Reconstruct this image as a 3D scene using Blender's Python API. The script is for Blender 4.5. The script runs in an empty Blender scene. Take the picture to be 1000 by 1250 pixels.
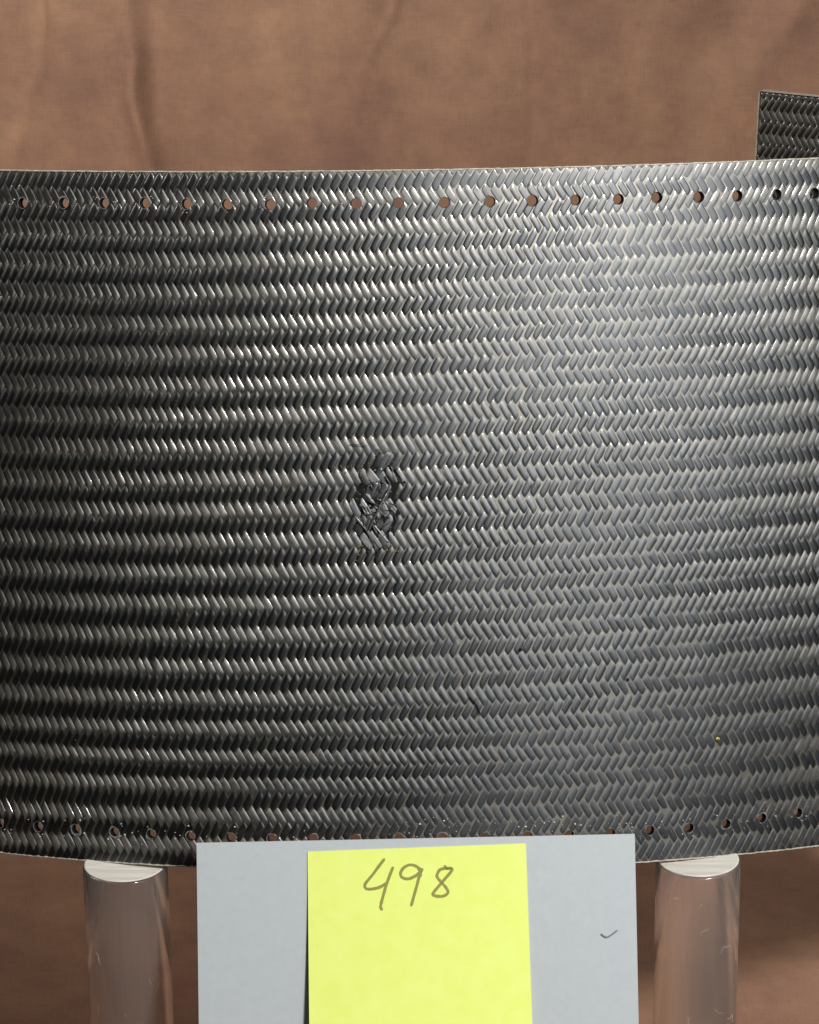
import bpy, bmesh, math, random
import numpy as np
from mathutils import Vector, Matrix
random.seed(7); rng = np.random.default_rng(7)
sc = bpy.context.scene
col = sc.collection

# ------------------------------------------------------------------ camera
PITCH = math.radians(20.0); ROLL = math.radians(0.65)
FPX = 4000.0                      # focal length in photo pixels (photo 1000 x 1250)
MPP = 0.363e-3                    # metres per photo pixel at the panel front
DIST = FPX * MPP
F = np.array([0, math.cos(PITCH), -math.sin(PITCH)])
U0 = np.array([0, math.sin(PITCH), math.cos(PITCH)]); R0 = np.array([1.0, 0, 0])
RT = R0 * math.cos(ROLL) - U0 * math.sin(ROLL)
UP = R0 * math.sin(ROLL) + U0 * math.cos(ROLL)
A0 = np.array([0, 0, 0.312])      # front of the panel, middle of the picture
P = A0 - F * DIST
cam_d = bpy.data.cameras.new('camera'); cam = bpy.data.objects.new('camera', cam_d); col.objects.link(cam)
m = Matrix(((RT[0], UP[0], -F[0], P[0]), (RT[1], UP[1], -F[1], P[1]), (RT[2], UP[2], -F[2], P[2]), (0, 0, 0, 1)))
cam.matrix_world = m
cam_d.sensor_fit = 'VERTICAL'; cam_d.sensor_height = 36.0; cam_d.lens = 36.0 * FPX / 1250.0
cam_d.clip_start = 0.05; cam_d.clip_end = 50
sc.camera = cam

# ------------------------------------------------------------------ light (studio)
LEAN = math.radians(13.9)
AX = np.array([0, math.sin(LEAN), math.cos(LEAN)])       # panel axis, leaning back
N0 = np.array([0, -math.cos(LEAN), math.sin(LEAN)])      # panel front normal
world = bpy.data.worlds.new('World'); sc.world = world; world.use_nodes = True
bg = world.node_tree.nodes['Background']
bg.inputs[0].default_value = (0.55, 0.75, 1.0, 1); bg.inputs[1].default_value = 0.010
def area(name, pos, target, size, power, color, sy=None):
    d = bpy.data.lights.new(name, 'AREA'); d.energy = power; d.color = color
    d.shape = 'RECTANGLE'; d.size = size; d.size_y = sy or size
    o = bpy.data.objects.new(name, d); col.objects.link(o)
    o.location = pos
    o.rotation_euler = (Vector(target) - Vector(pos)).to_track_quat('-Z', 'Y').to_euler()
    return o
KD = 0.42 * R0 + 0.78 * N0 + 0.42 * AX; KD /= np.linalg.norm(KD)
area('key_softbox', A0 + KD * 1.35, A0 + np.array([0, 0, 0.0]), 0.20, 25.5, (1.0, 0.96, 0.90))
FD = 0.56 * R0 + 0.80 * N0 + 0.10 * AX
area('side_softbox', A0 + FD * 1.05, A0 + AX * 0.35, 1.15, 2.45, (0.78, 0.89, 1.0), 0.55)
bl = area('background_softbox', np.array([-0.85, 0.28, 0.85]), np.array([0.30, 0.92, 0.50]), 0.4, 5.6, (1.0, 0.95, 0.9))
bl.data.spread = math.radians(126)
sc.view_settings.view_transform = 'Standard'; sc.view_settings.look = 'None'
sc.view_settings.exposure = 0.0; sc.view_settings.gamma = 1.0
sc.view_settings.use_curve_mapping = False
sc.render.engine = 'CYCLES'
sc.cycles.max_bounces = 12; sc.cycles.transmission_bounces = 10

# ------------------------------------------------------------------ pixel rays
def ray(x, y):
    d = F * FPX + RT * (x - 500.0) + UP * (625.0 - y)
    return d / np.linalg.norm(d)
def project(p):
    v = np.asarray(p) - P
    return np.stack([500 + FPX * (v @ RT) / (v @ F), 625 - FPX * (v @ UP) / (v @ F)], -1)
def on_plane(x, y, p0, n):
    d = ray(x, y); return P + d * (((p0 - P) @ n) / (d @ n))

# ------------------------------------------------------------------ materials
def newmat(name):
    mt = bpy.data.materials.new(name); mt.use_nodes = True
    nt = mt.node_tree; return mt, nt, nt.nodes, nt.links, nt.nodes['Principled BSDF']
def simple(name, c, rough=0.5, spec=0.5, **kw):
    mt, nt, nd, lk, b = newmat(name)
    b.inputs['Base Color'].default_value = (*c, 1); b.inputs['Roughness'].default_value = rough
    b.inputs['Specular IOR Level'].default_value = spec
    for k, v in kw.items(): b.inputs[k.replace('_', ' ')].default_value = v
    return mt
def noise(nd, lk, vec, scale, detail=4, rough=0.6):
    n = nd.new('ShaderNodeTexNoise'); n.inputs['Scale'].default_value = scale
    n.inputs['Detail'].default_value = detail; n.inputs['Roughness'].default_value = rough
    if vec is not None: lk.new(vec, n.inputs['Vector'])
    return n.outputs['Fac']
def ramp(nd, lk, fac, stops):
    r = nd.new('ShaderNodeValToRGB'); el = r.color_ramp.elements
    el[0].position, el[0].color = stops[0][0], (*stops[0][1], 1)
    el[1].position, el[1].color = stops[-1][0], (*stops[-1][1], 1)
    for p_, c_ in stops[1:-1]:
        e = el.new(p_); e.color = (*c_, 1)
    lk.new(fac, r.inputs[0]); return r.outputs[0]
def bump(nd, lk, h, strength, dist, normal_in):
    b = nd.new('ShaderNodeBump'); b.inputs['Strength'].default_value = strength
    b.inputs['Distance'].default_value = dist; lk.new(h, b.inputs['Height']); lk.new(b.outputs[0], normal_in)
    return b

def carbon_material(name, dusty=0.0, dark=0):
    mt, nt, nd, lk, b = newmat(name)
    uv = nd.new('ShaderNodeUVMap'); uv.uv_map = 'fibre'
    tan = nd.new('ShaderNodeTangent'); tan.direction_type = 'UV_MAP'; tan.uv_map = 'fibre'
    geo = nd.new('ShaderNodeNewGeometry'); pos = geo.outputs['Position']
    # fine fibre streaks running along the tow (v), in metres
    mp = nd.new('ShaderNodeMapping'); mp.inputs['Scale'].default_value = (2600, 130, 1); lk.new(uv.outputs[0], mp.inputs[0])
    st = noise(nd, lk, mp.outputs[0], 1.0, 3, 0.6)
    big = noise(nd, lk, pos, 190, 3, 0.6)
    c1 = ramp(nd, lk, st, [(0.32, (0.032, 0.0318, 0.030)), (0.66, (0.150, 0.145, 0.131))])
    if dusty: c1 = ramp(nd, lk, st, [(0.32, (0.035, 0.035, 0.036)), (0.66, (0.22, 0.22, 0.218))])
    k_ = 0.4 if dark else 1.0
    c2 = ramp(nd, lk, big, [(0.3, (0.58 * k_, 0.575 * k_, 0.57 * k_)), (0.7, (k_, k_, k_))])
    mx = nd.new('ShaderNodeMixRGB'); mx.blend_type = 'MULTIPLY'; mx.inputs[0].default_value = 1
    lk.new(c1, mx.inputs[1]); lk.new(c2, mx.inputs[2])
    lk.new(mx.outputs[0], b.inputs['Base Color'])
    b.inputs['Metallic'].default_value = 0.92
    b.inputs['Roughness'].default_value = 0.50
    b.inputs['Anisotropic'].default_value = 0.9
    lk.new(tan.outputs[0], b.inputs['Tangent'])
    b.inputs['Coat Weight'].default_value = 1.0
    b.inputs['Coat IOR'].default_value = 1.5
    if dusty: b.inputs['Coat Weight'].default_value = 0.5; b.inputs['Metallic'].default_value = 0.75; b.inputs['Roughness'].default_value = 0.5
    cr = ramp(nd, lk, noise(nd, lk, pos, 420, 3, 0.6), [(0.3, (0.05,) * 3), (0.75, (0.14,) * 3)])
    lk.new(cr, b.inputs['Coat Roughness'])
    # broad haze of the worn resin surface
    g = nd.new('ShaderNodeBsdfGlossy'); g.distribution = 'BECKMANN'
    g.inputs['Roughness'].default_value = 0.50; g.inputs['Color'].default_value = (0.60, 0.62, 0.65, 1)
    ms = nd.new('ShaderNodeMixShader')
    hz = nd.new('ShaderNodeMapRange'); hz.inputs[3].default_value = 0.07; hz.inputs[4].default_value = 0.19
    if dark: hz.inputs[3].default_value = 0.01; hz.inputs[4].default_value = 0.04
    lk.new(noise(nd, lk, pos, 60, 4, 0.65), hz.inputs[0]); lk.new(hz.outputs[0], ms.inputs[0])
    lk.new(b.outputs[0], ms.inputs[1]); lk.new(g.outputs[0], ms.inputs[2])
    lk.new(ms.outputs[0], nd['Material Output'].inputs['Surface'])
    h = nd.new('ShaderNodeMath'); h.operation = 'MULTIPLY_ADD'
    lk.new(noise(nd, lk, pos, 900, 3, 0.6), h.inputs[0]); h.inputs[1].default_value = 0.6; lk.new(st, h.inputs[2])
    bp = bump(nd, lk, h.outputs[0], 0.32, 0.00012, b.inputs['Normal'])
    lk.new(bp.outputs[0], b.inputs['Coat Normal'])
    return mt
M = {}
M['carbon'] = carbon_material('carbon_tow')
def resin_material():
    mt, nt, nd, lk, b = newmat('tan_resin')
    geo = nd.new('ShaderNodeNewGeometry'); pos = geo.outputs['Position']
    c = ramp(nd, lk, noise(nd, lk, pos, 90, 5, 0.65), [(0.3, (0.022, 0.019, 0.013)), (0.7, (0.060, 0.051, 0.036))])
    lk.new(c, b.inputs['Base Color']); b.inputs['Roughness'].default_value = 0.32
    b.inputs['Coat Weight'].default_value = 1.0; b.inputs['Coat Roughness'].default_value = 0.34; b.inputs['Specular IOR Level'].default_value = 0.8
    bump(nd, lk, noise(nd, lk, pos, 700, 4), 0.3, 0.0003, b.inputs['Normal'])
    g = nd.new('ShaderNodeBsdfGlossy'); g.distribution = 'BECKMANN'; g.inputs['Roughness'].default_value = 0.52
    g.inputs['Color'].default_value = (0.76, 0.70, 0.60, 1)
    ms = nd.new('ShaderNodeMixShader'); ms.inputs[0].default_value = 0.165
    lk.new(b.outputs[0], ms.inputs[1]); lk.new(g.outputs[0], ms.inputs[2]); lk.new(ms.outputs[0], nd['Material Output'].inputs['Surface'])
    return mt
M['resin'] = resin_material()
def cut_edge_material():
    mt, nt, nd, lk, b = newmat('cut_edge')
    geo = nd.new('ShaderNodeNewGeometry'); pos = geo.outputs['Position']
    c = ramp(nd, lk, noise(nd, lk, pos, 500, 4, 0.7), [(0.25, (0.16, 0.14, 0.11)), (0.5, (0.42, 0.39, 0.33)), (0.8, (0.7, 0.68, 0.62))])
    lk.new(c, b.inputs['Base Color']); b.inputs['Roughness'].default_value = 0.6
    bump(nd, lk, noise(nd, lk, pos, 1500, 3), 0.5, 0.0003, b.inputs['Normal'])
    return mt
M['edge'] = cut_edge_material()
def chip_material():
    mt, nt, nd, lk, b = newmat('chipped_resin')
    geo = nd.new('ShaderNodeNewGeometry'); pos = geo.outputs['Position']
    c = ramp(nd, lk, noise(nd, lk, pos, 900, 4, 0.7), [(0.3, (0.06, 0.063, 0.063)), (0.6, (0.17, 0.175, 0.175)), (0.8, (0.42, 0.43, 0.42))])
    lk.new(c, b.inputs['Base Color']); b.inputs['Roughness'].default_value = 0.4
    bump(nd, lk, noise(nd, lk, pos, 1400, 4), 0.8, 0.0004, b.inputs['Normal'])
    return mt
M['chip'] = chip_material()
M['white_chip'] = simple('white_resin_chip', (0.62, 0.63, 0.62), 0.35)
M['yellow_chip'] = simple('yellow_resin_chip', (0.42, 0.27, 0.07), 0.4)
M['black'] = simple('mark_and_crack_black', (0.004, 0.004, 0.004), 0.7)  # black marks, also cracks drawn dark for the shade inside them
M['pit'] = simple('carbon_and_shadow_black', (0.006, 0.006, 0.0065), 0.8, 0.2)  # torn ground with its shadow painted in; hole walls share it
M['yellow_dot'] = simple('yellow_paint_dot', (0.75, 0.68, 0.13), 0.5)
M['frost'] = None
def frost_material():
    mt, nt, nd, lk, b = newmat('sawn_acrylic')
    tc = nd.new('ShaderNodeTexCoord')
    mp = nd.new('ShaderNodeMapping'); mp.inputs['Scale'].default_value = (30, 500, 1); mp.inputs['Rotation'].default_value = (0, 0, 0.35)
    lk.new(tc.outputs['Object'], mp.inputs[0])
    n = noise(nd, lk, mp.outputs[0], 1.0, 4, 0.7)
    c = ramp(nd, lk, n, [(0.3, (0.50, 0.48, 0.43)), (0.7, (0.72, 0.70, 0.65))])
    lk.new(c, b.inputs['Base Color']); b.inputs['Roughness'].default_value = 0.5
    bump(nd, lk, n, 0.5, 0.0003, b.inputs['Normal'])
    return mt
M['frost'] = frost_material()
def acrylic_material():
    mt, nt, nd, lk, b = newmat('clear_acrylic')
    tc = nd.new('ShaderNodeTexCoord')
    b.inputs['Base Color'].default_value = (0.93, 0.88, 0.84, 1)
    b.inputs['Transmission Weight'].default_value = 0.935; b.inputs['IOR'].default_value = 1.49
    n = noise(nd, lk, tc.outputs['Object'], 60, 5, 0.65)
    r = ramp(nd, lk, n, [(0.4, (0.03,) * 3), (0.75, (0.10,) * 3)])
    lk.new(r, b.inputs['Roughness'])
    mp = nd.new('ShaderNodeMapping'); mp.inputs['Scale'].default_value = (120, 120, 6); lk.new(tc.outputs['Object'], mp.inputs[0])
    bump(nd, lk, noise(nd, lk, mp.outputs[0], 1.0, 3), 0.12, 0.0005, b.inputs['Normal'])
    return mt
M['acrylic'] = acrylic_material()
M['scratch'] = simple('acrylic_scratch', (0.75, 0.72, 0.68), 0.5)
def cloth_material():
    mt, nt, nd, lk, b = newmat('brown_muslin')
    tc = nd.new('ShaderNodeTexCoord'); uvn = nd.new('ShaderNodeUVMap'); uvn.uv_map = 'cloth'
    pos = uvn.outputs[0]
    n1 = noise(nd, lk, pos, 7, 5, 0.6)
    c1 = ramp(nd, lk, n1, [(0.3, (0.222, 0.124, 0.092)), (0.5, (0.275, 0.160, 0.106)), (0.72, (0.33, 0.198, 0.128))])
    n2 = noise(nd, lk, pos, 38, 6, 0.72)
    c2 = ramp(nd, lk, n2, [(0.25, (0.76, 0.76, 0.80)), (0.75, (1.12, 1.10, 1.05))])
    mpw = nd.new('ShaderNodeMapping'); mpw.inputs['Scale'].default_value = (1400, 60, 1); lk.new(pos, mpw.inputs[0])
    w1 = noise(nd, lk, mpw.outputs[0], 1.0, 2)
    mpw2 = nd.new('ShaderNodeMapping'); mpw2.inputs['Scale'].default_value = (60, 1400, 1); lk.new(pos, mpw2.inputs[0])
    w2 = noise(nd, lk, mpw2.outputs[0], 1.0, 2)
    ad = nd.new('ShaderNodeMath'); lk.new(w1, ad.inputs[0]); lk.new(w2, ad.inputs[1])
    c3 = ramp(nd, lk, ad.outputs[0], [(0.6, (0.86,) * 3), (1.0, (1.08,) * 3)])
    m1 = nd.new('ShaderNodeMixRGB'); m1.blend_type = 'MULTIPLY'; m1.inputs[0].default_value = 1
    m2 = nd.new('ShaderNodeMixRGB'); m2.blend_type = 'MULTIPLY'; m2.inputs[0].default_value = 1
    lk.new(c1, m1.inputs[1]); lk.new(c2, m1.inputs[2]); lk.new(m1.outputs[0], m2.inputs[1]); lk.new(c3, m2.inputs[2])
    lk.new(m2.outputs[0], b.inputs['Base Color'])
    b.inputs['Roughness'].default_value = 0.9; b.inputs['Specular IOR Level'].default_value = 0.15
    bump(nd, lk, ad.outputs[0], 0.35, 0.0005, b.inputs['Normal'])
    return mt
M['cloth'] = cloth_material()
def card_material():
    mt, nt, nd, lk, b = newmat('grey_card')
    tc = nd.new('ShaderNodeTexCoord')
    c = ramp(nd, lk, noise(nd, lk, tc.outputs['Object'], 260, 5, 0.7), [(0.3, (0.425, 0.462, 0.487)), (0.7, (0.46, 0.497, 0.522))])
    lk.new(c, b.inputs['Base Color']); b.inputs['Roughness'].default_value = 0.75
    bump(nd, lk, noise(nd, lk, tc.outputs['Object'], 2500, 3), 0.15, 0.0002, b.inputs['Normal'])
    return mt
M['card'] = card_material()
M['card_edge'] = simple('card_board_edge', (0.72, 0.62, 0.5), 0.8)
def note_material():
    mt, nt, nd, lk, b = newmat('yellow_paper')
    tc = nd.new('ShaderNodeTexCoord')
    c = ramp(nd, lk, noise(nd, lk, tc.outputs['Object'], 120, 5, 0.7), [(0.3, (0.72, 0.82, 0.17)), (0.7, (0.75, 0.855, 0.23))])
    lk.new(c, b.inputs['Base Color']); b.inputs['Roughness'].default_value = 0.7
    bump(nd, lk, noise(nd, lk, tc.outputs['Object'], 1500, 4), 0.1, 0.0002, b.inputs['Normal'])
    return mt
M['note'] = note_material()
M['ink'] = simple('olive_ink', (0.26, 0.25, 0.055), 0.6)
M['pencil'] = simple('pencil_grey', (0.17, 0.175, 0.18), 0.6)
M['dry'] = carbon_material('dry_carbon', 1.0)
M['carbon_shaded'] = carbon_material('shaded_carbon_tow', 0.0, 1)  # carbon copy with the second panel's shade put into its colour
M['fibre'] = simple('loose_fibre', (0.16, 0.16, 0.16), 0.3, 0.6, Metallic=0.6)
M['fibre_crack_dark'] = simple('dark_fibre_and_crack', (0.035, 0.035, 0.037), 0.35, 0.5)

# ------------------------------------------------------------------ object helpers
def mesh_obj(name, verts, faces, mat, parent=None, smooth=True, uv=None, uvname='fibre'):
    me = bpy.data.meshes.new(name)
    if isinstance(faces, np.ndarray):
        vv = np.asarray(verts, dtype=np.float32); me.vertices.add(len(vv)); me.vertices.foreach_set('co', vv.ravel())
        k = faces.shape[1]; me.loops.add(faces.size); me.loops.foreach_set('vertex_index', faces.astype(np.int32).ravel())
        me.polygons.add(len(faces)); me.polygons.foreach_set('loop_start', np.arange(0, faces.size, k, dtype=np.int32))
        me.polygons.foreach_set('loop_total', np.full(len(faces), k, dtype=np.int32)); me.update(calc_edges=True)
    else:
        me.from_pydata([tuple(map(float, v)) for v in verts], [], [tuple(int(i) for i in f) for f in faces])
    me.materials.append(mat)
    if smooth: me.polygons.foreach_set('use_smooth', [True] * len(me.polygons))
    if uv is not None:
        l = me.uv_layers.new(name=uvname); vi = np.empty(len(me.loops), dtype=np.int32)
        me.loops.foreach_get('vertex_index', vi)
        l.data.foreach_set('uv', np.asarray(uv, dtype=np.float32)[vi].ravel())
    me.update()
    o = bpy.data.objects.new(name, me); col.objects.link(o)
    if parent is not None: o.parent = parent
    return o
def empty(name, loc, label, cat, group=None):
    o = bpy.data.objects.new(name, None); col.objects.link(o); o.location = tuple(loc)
    o.empty_display_size = 0.02
    o['label'] = label; o['category'] = cat
    if group: o['group'] = group
    return o
def keep(o, parent):                       # vertices are in world space: undo the parent's offset
    o.parent = parent; o.matrix_parent_inverse = Matrix.Translation(-Vector(parent.location)); return o
def tube(points, r, seg=6, taper=None):
    pts = [Vector(p) for p in points]; V = []; Fc = []
    for i, p in enumerate(pts):
        t = (pts[min(i + 1, len(pts) - 1)] - pts[max(i - 1, 0)]).normalized()
        a = t.orthogonal().normalized(); b = t.cross(a)
        rr = r * (taper[i] if taper else 1)
        for k in range(seg):
            an = 2 * math.pi * k / seg
            V.append(p + a * math.cos(an) * rr + b * math.sin(an) * rr)
    for i in range(len(pts) - 1):
        for k in range(seg):
            Fc.append((i * seg + k, i * seg + (k + 1) % seg, (i + 1) * seg + (k + 1) % seg, (i + 1) * seg + k))
    Fc.append(tuple(range(seg))[::-1]); Fc.append(tuple((len(pts) - 1) * seg + k for k in range(seg)))
    return V, Fc

# ------------------------------------------------------------------ backdrop cloth: floor sweeping up into a wall
def vnoise(x, y, s, seed):
    r = np.random.default_rng(seed); g = r.random((64, 64))
    X = x * s; Y = y * s; i = np.floor(X).astype(int); j = np.floor(Y).astype(int)
    fx = X - i; fy = Y - j; fx = fx * fx * (3 - 2 * fx); fy = fy * fy * (3 - 2 * fy)
    G = lambda a, b: g[a % 64, b % 64]
    return (G(i, j) * (1 - fx) + G(i + 1, j) * fx) * (1 - fy) + (G(i, j + 1) * (1 - fx) + G(i + 1, j + 1) * fx) * fy
WALL = 0.92; CR = 0.14; FRONT = -0.14
def sweep(s):                            # s: length along the cloth from the front edge
    L1 = WALL - CR - FRONT; q = CR * math.pi / 2
    if s < L1: return (FRONT + s, 0.0, 0, 1)
    if s < L1 + q:
        a = (s - L1) / CR; return (WALL - CR + CR * math.sin(a), CR - CR * math.cos(a), -math.sin(a), math.cos(a))
    return (WALL, CR + s - L1 - q, -1, 0)
nx, ns = 860, 430
xs = np.linspace(-0.72, 0.72, nx); ss = np.linspace(0, WALL - FRONT + 1.35, ns)
bas = np.array([sweep(s) for s in ss])
Xg, Sg = np.meshgrid(xs, ss)
L1 = WALL - CR - FRONT
disp = 0.006 * (vnoise(Xg + 9, Sg * 0.6 + 4, 4, 1) - 0.5) + 0.0030 * (vnoise(Xg + 5, Sg * 0.7 + 3, 13, 2) - 0.5) + 0.0020 * (vnoise(Xg + 5, Sg + 3, 34, 3) - 0.5)
wallz = np.clip((Sg - L1) / 0.2, 0, 1)
def fold(x0, slope, width, amp, s0=2.0, sharp=1.0):
    global disp
    d = Xg - (x0 + slope * (Sg - s0) + 0.030 * (vnoise(Xg * 0 + x0 * 17 + 8, Sg + 2, 9, 12) - .5) + 0.008 * (vnoise(Xg * 0 + x0 * 31 + 8, Sg + 2, 34, 13) - .5))
    disp += wallz * amp * np.exp(-(np.abs(d) / width) ** (2 * sharp)) * np.clip(2.2 * vnoise(Xg * 0 + x0 * 23 + 9, Sg + 2, 11, 11) - (0.2 if amp > 0.0035 else 0.7), 0, 1.4)
# crease positions follow the hanging cloth seen behind the panel
sw = L1 + CR * math.pi / 2 + 0.20
fold(-0.186, -0.03, 0.0075, 0.0080, sw); fold(-0.189, -0.02, 0.0025, 0.0022, sw); fold(-0.03, .2, .03, .006, sw); fold(.12, -.3, .022, .005, sw); fold(-.11, .15, .02, -.004, sw); fold(-0.203, -0.10, 0.016, 0.004, sw); fold(-0.170, 0.02, 0.007, -0.003, sw)
fold(-0.243, -0.08, 0.0022, 0.0016, sw); fold(-0.262, 0.05, 0.006, 0.0016, sw); fold(0.055, -0.25, 0.0025, 0.0013, sw); fold(0.09, 0.12, 0.003, -0.0012, sw); fold(-0.02, 0.5, 0.004, 0.001, sw); fold(0.17, 0.3, 0.003, 0.0012, sw); fold(-0.09, -0.3, 0.004, 0.001, sw); fold(0.10, -0.35, 0.006, 0.001, sw); fold(0.03, 0.4, 0.009, -0.001, sw)
fold(0.235, 0.62, 0.030, -0.006, sw); fold(0.262, 0.55, 0.014, 0.004, sw); fold(0.35, 0.1, 0.03, 0.02, sw); fold(-0.45, 0.0, 0.03, 0.02, sw)
V = np.stack([Xg, bas[:, 0][:, None] + disp * bas[:, 2][:, None], bas[:, 1][:, None] + disp * bas[:, 3][:, None]], -1).reshape(-1, 3)
idx = np.arange(nx * ns).reshape(ns, nx)
Fq = np.stack([idx[:-1, :-1], idx[:-1, 1:], idx[1:, 1:], idx[1:, :-1]], -1).reshape(-1, 4)
bd = mesh_obj('backdrop_cloth', V, Fq, M['cloth'], uv=np.stack([Xg, Sg], -1).reshape(-1, 2), uvname='cloth')
bd['kind'] = 'structure'

# ------------------------------------------------------------------ a curved braided panel
class Shell:
    """piece of a cylinder: point(phi, h, z) with z the height above the surface"""
    def __init__(s, front, axis, normal, side, R):
        s.O = front - normal * R; s.a = axis; s.n = normal; s.x = side; s.R = R
    def point(s, phi, h, z=0.0):
        phi = np.asarray(phi, float); h = np.asarray(h, float); z = np.asarray(z, float)
        r = s.R + z
        return s.O + (r * np.sin(phi))[..., None] * s.x + (r * np.cos(phi))[..., None] * s.n + (h + 0 * r)[..., None] * s.a
    def hit(s, x, y):
        d = ray(x, y); o = P - s.O
        dx, dn = d @ s.x, d @ s.n; ox, on = o @ s.x, o @ s.n
        A = dx * dx + dn * dn; B = ox * dx + on * dn; C = ox * ox + on * on - s.R ** 2
        t = (-B - math.sqrt(B * B - A * C)) / A
        p = o + d * t
        return math.atan2(p @ s.x, p @ s.n), p @ s.a
    def normal(s, phi): return math.sin(phi) * s.x + math.cos(phi) * s.n
    def east(s, phi): return math.cos(phi) * s.x - math.sin(phi) * s.n

RAD = 1120 * MPP
S = Shell(A0, AX, N0, R0, RAD)
YL = [239.6,278.3,316.2,354.9,393.6,429.9,467.8,505.6,544.3,583.9,621.1,658.1,695,732.9,771.6,810.3,847.6,884.6,918,951.4,991,1027]
YC = [239,275.7,314.4,353,391,427.3,466,503.8,542.6,581.3,619.5,658,696.8,733.8,772.5,811.5,851.4,887.4,924.4,957.8,995.7,1032]
YR = [221,256,297,334,372,410,446,485,523,560,598,636.5,672.5,710.5,749,786,824,862,898,934,972,1008]
def quad_fit(pts):
    ph, hh = zip(*[S.hit(x, y) for x, y in pts]); return np.polyfit(ph, hh, 2)
rows = [quad_fit([(80, a), (515, b), (920, c)]) for a, b, c in zip(YL, YC, YR)]
d0 = rows[0] - rows[1]; d1 = rows[-1] - rows[-2]
rows = [rows[0] + 2 * d0, rows[0] + d0] + rows + [rows[-1] + d1, rows[-1] + 2 * d1]
rows = np.array(rows)                    # row index k: t = k - 2
def row_h(t, phi):
    t = np.asarray(t, float) + 2; k = np.clip(np.floor(t).astype(int), 0, len(rows) - 2); f = t - k
    c = rows[k] * (1 - f)[..., None] + rows[k + 1] * f[..., None]
    return c[..., 0] * phi ** 2 + c[..., 1] * phi + c[..., 2]
top_rim = np.polyfit(*zip(*[S.hit(x, y) for x, y in [(64, 209), (200, 209), (450, 208), (600, 206), (750, 202.5), (936, 195.5)]]), 2)
bot_rim = np.polyfit(*zip(*[S.hit(x, y) for x, y in [(64, 1047), (140, 1052.5), (230, 1058), (780, 1053), (860, 1046), (936, 1040)]]), 2)
PH0, PH1 = -0.72, 0.78
PITCH_S = 11.2 * MPP                      # tow pitch along a row
DPHI = PITCH_S / RAD
AMP = 0.33e-3
THICK = 3.2e-3
TOPX = [(-22, 248), (28, 248), (78, 248), (127, 248), (177, 248), (228, 249), (277, 249.5), (330, 250), (381, 248), (435, 248.5), (487, 247.5), (543, 247), (598, 246), (650, 245), (703, 244), (755, 243), (802, 241), (853, 240.5), (900, 239), (948, 237.5), (994, 236)]
BOTX = [(0, 1005), (47, 1009), (93, 1012), (140, 1015.5), (185, 1018), (233, 1021), (282, 1022.5), (332, 1023.5), (382, 1024), (434, 1024), (487, 1023), (540, 1022.5), (592, 1022), (644, 1020.5), (695, 1019), (745, 1017), (793, 1013.5), (841, 1010.5), (886, 1005.5), (930, 998.5), (974, 992)]
holes = [(*S.hit(x, y), 6.5 * MPP * random.uniform(.95, 1.05), 'top', x, y) for x, y in TOPX] + [(*S.hit(x, y), 6.0 * MPP * random.uniform(.93, 1.05), 'bottom', x, y) for x, y in BOTX]

panel = empty('braided_panel', S.point(0.0, np.polyval(bot_rim, 0.0)), 'large curved dark braided carbon fibre panel with impact damage in its middle', 'panel')

# --- laminate body: front skin with drilled holes, back skin, cut edges
ul = set(np.linspace(PH0, PH1, 380).round(6))
for p_, h_, r_, w_, *_ in holes:
    for q in np.linspace(-1.5, 1.5, 26): ul.add(round(p_ + q * r_ / RAD, 6))
ul = np.array(sorted(u for u in ul if PH0 <= u <= PH1))
# v lines: fractions between the rims, dense where the hole rows run
vl = set(np.linspace(0, 1, 90))
for w_ in ('top', 'bottom'):
    fr = [(h_ - np.polyval(bot_rim, p_)) / (np.polyval(top_rim, p_) - np.polyval(bot_rim, p_)) for p_, h_, r_, w, *_ in holes if w == w_]
    for q in np.linspace(min(fr) - .012, max(fr) + .012, 60): vl.add(q)
vl = np.array(sorted(v for v in vl if 0 <= v <= 1))
Pg, Vg = np.meshgrid(ul, vl)
Hg = np.polyval(bot_rim, Pg) + Vg * (np.polyval(top_rim, Pg) - np.polyval(bot_rim, Pg))
def cut_holes(phi, h, grow=1.0):
    """move vertices that lie in a hole to its rim; return the mask of those vertices"""
    inside = np.zeros(phi.shape, bool)
    for p_, h_, r_, *_ in holes:
        dx = (phi - p_) * RAD; dy = h - h_; d = np.hypot(dx, dy); r = r_ * grow
        mk = d < r
        if mk.any():
            dd = np.maximum(d[mk], 1e-9)
            phi[mk] = p_ + dx[mk] / dd * r / RAD; h[mk] = h_ + dy[mk] / dd * r
            inside |= mk
    return inside
Pc, Hc = Pg.copy(), Hg.copy(); ins = cut_holes(Pc, Hc)
nu, nv = len(ul), len(vl); n1 = nu * nv
Vf = S.point(Pc, Hc, 0.00001).reshape(-1, 3); Vb = S.point(Pc, Hc, -THICK).reshape(-1, 3)
idx = np.arange(n1).reshape(nv, nu)
Q = np.stack([idx[:-1, :-1], idx[:-1, 1:], idx[1:, 1:], idx[1:, :-1]], -1).reshape(-1, 4)
Q = Q[~ins.ravel()[Q].all(1)]
faces = np.vstack([Q, Q[:, ::-1] + n1])
lam = keep(mesh_obj('laminate', np.vstack([Vf, Vb]), faces, M['resin']), panel)
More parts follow.
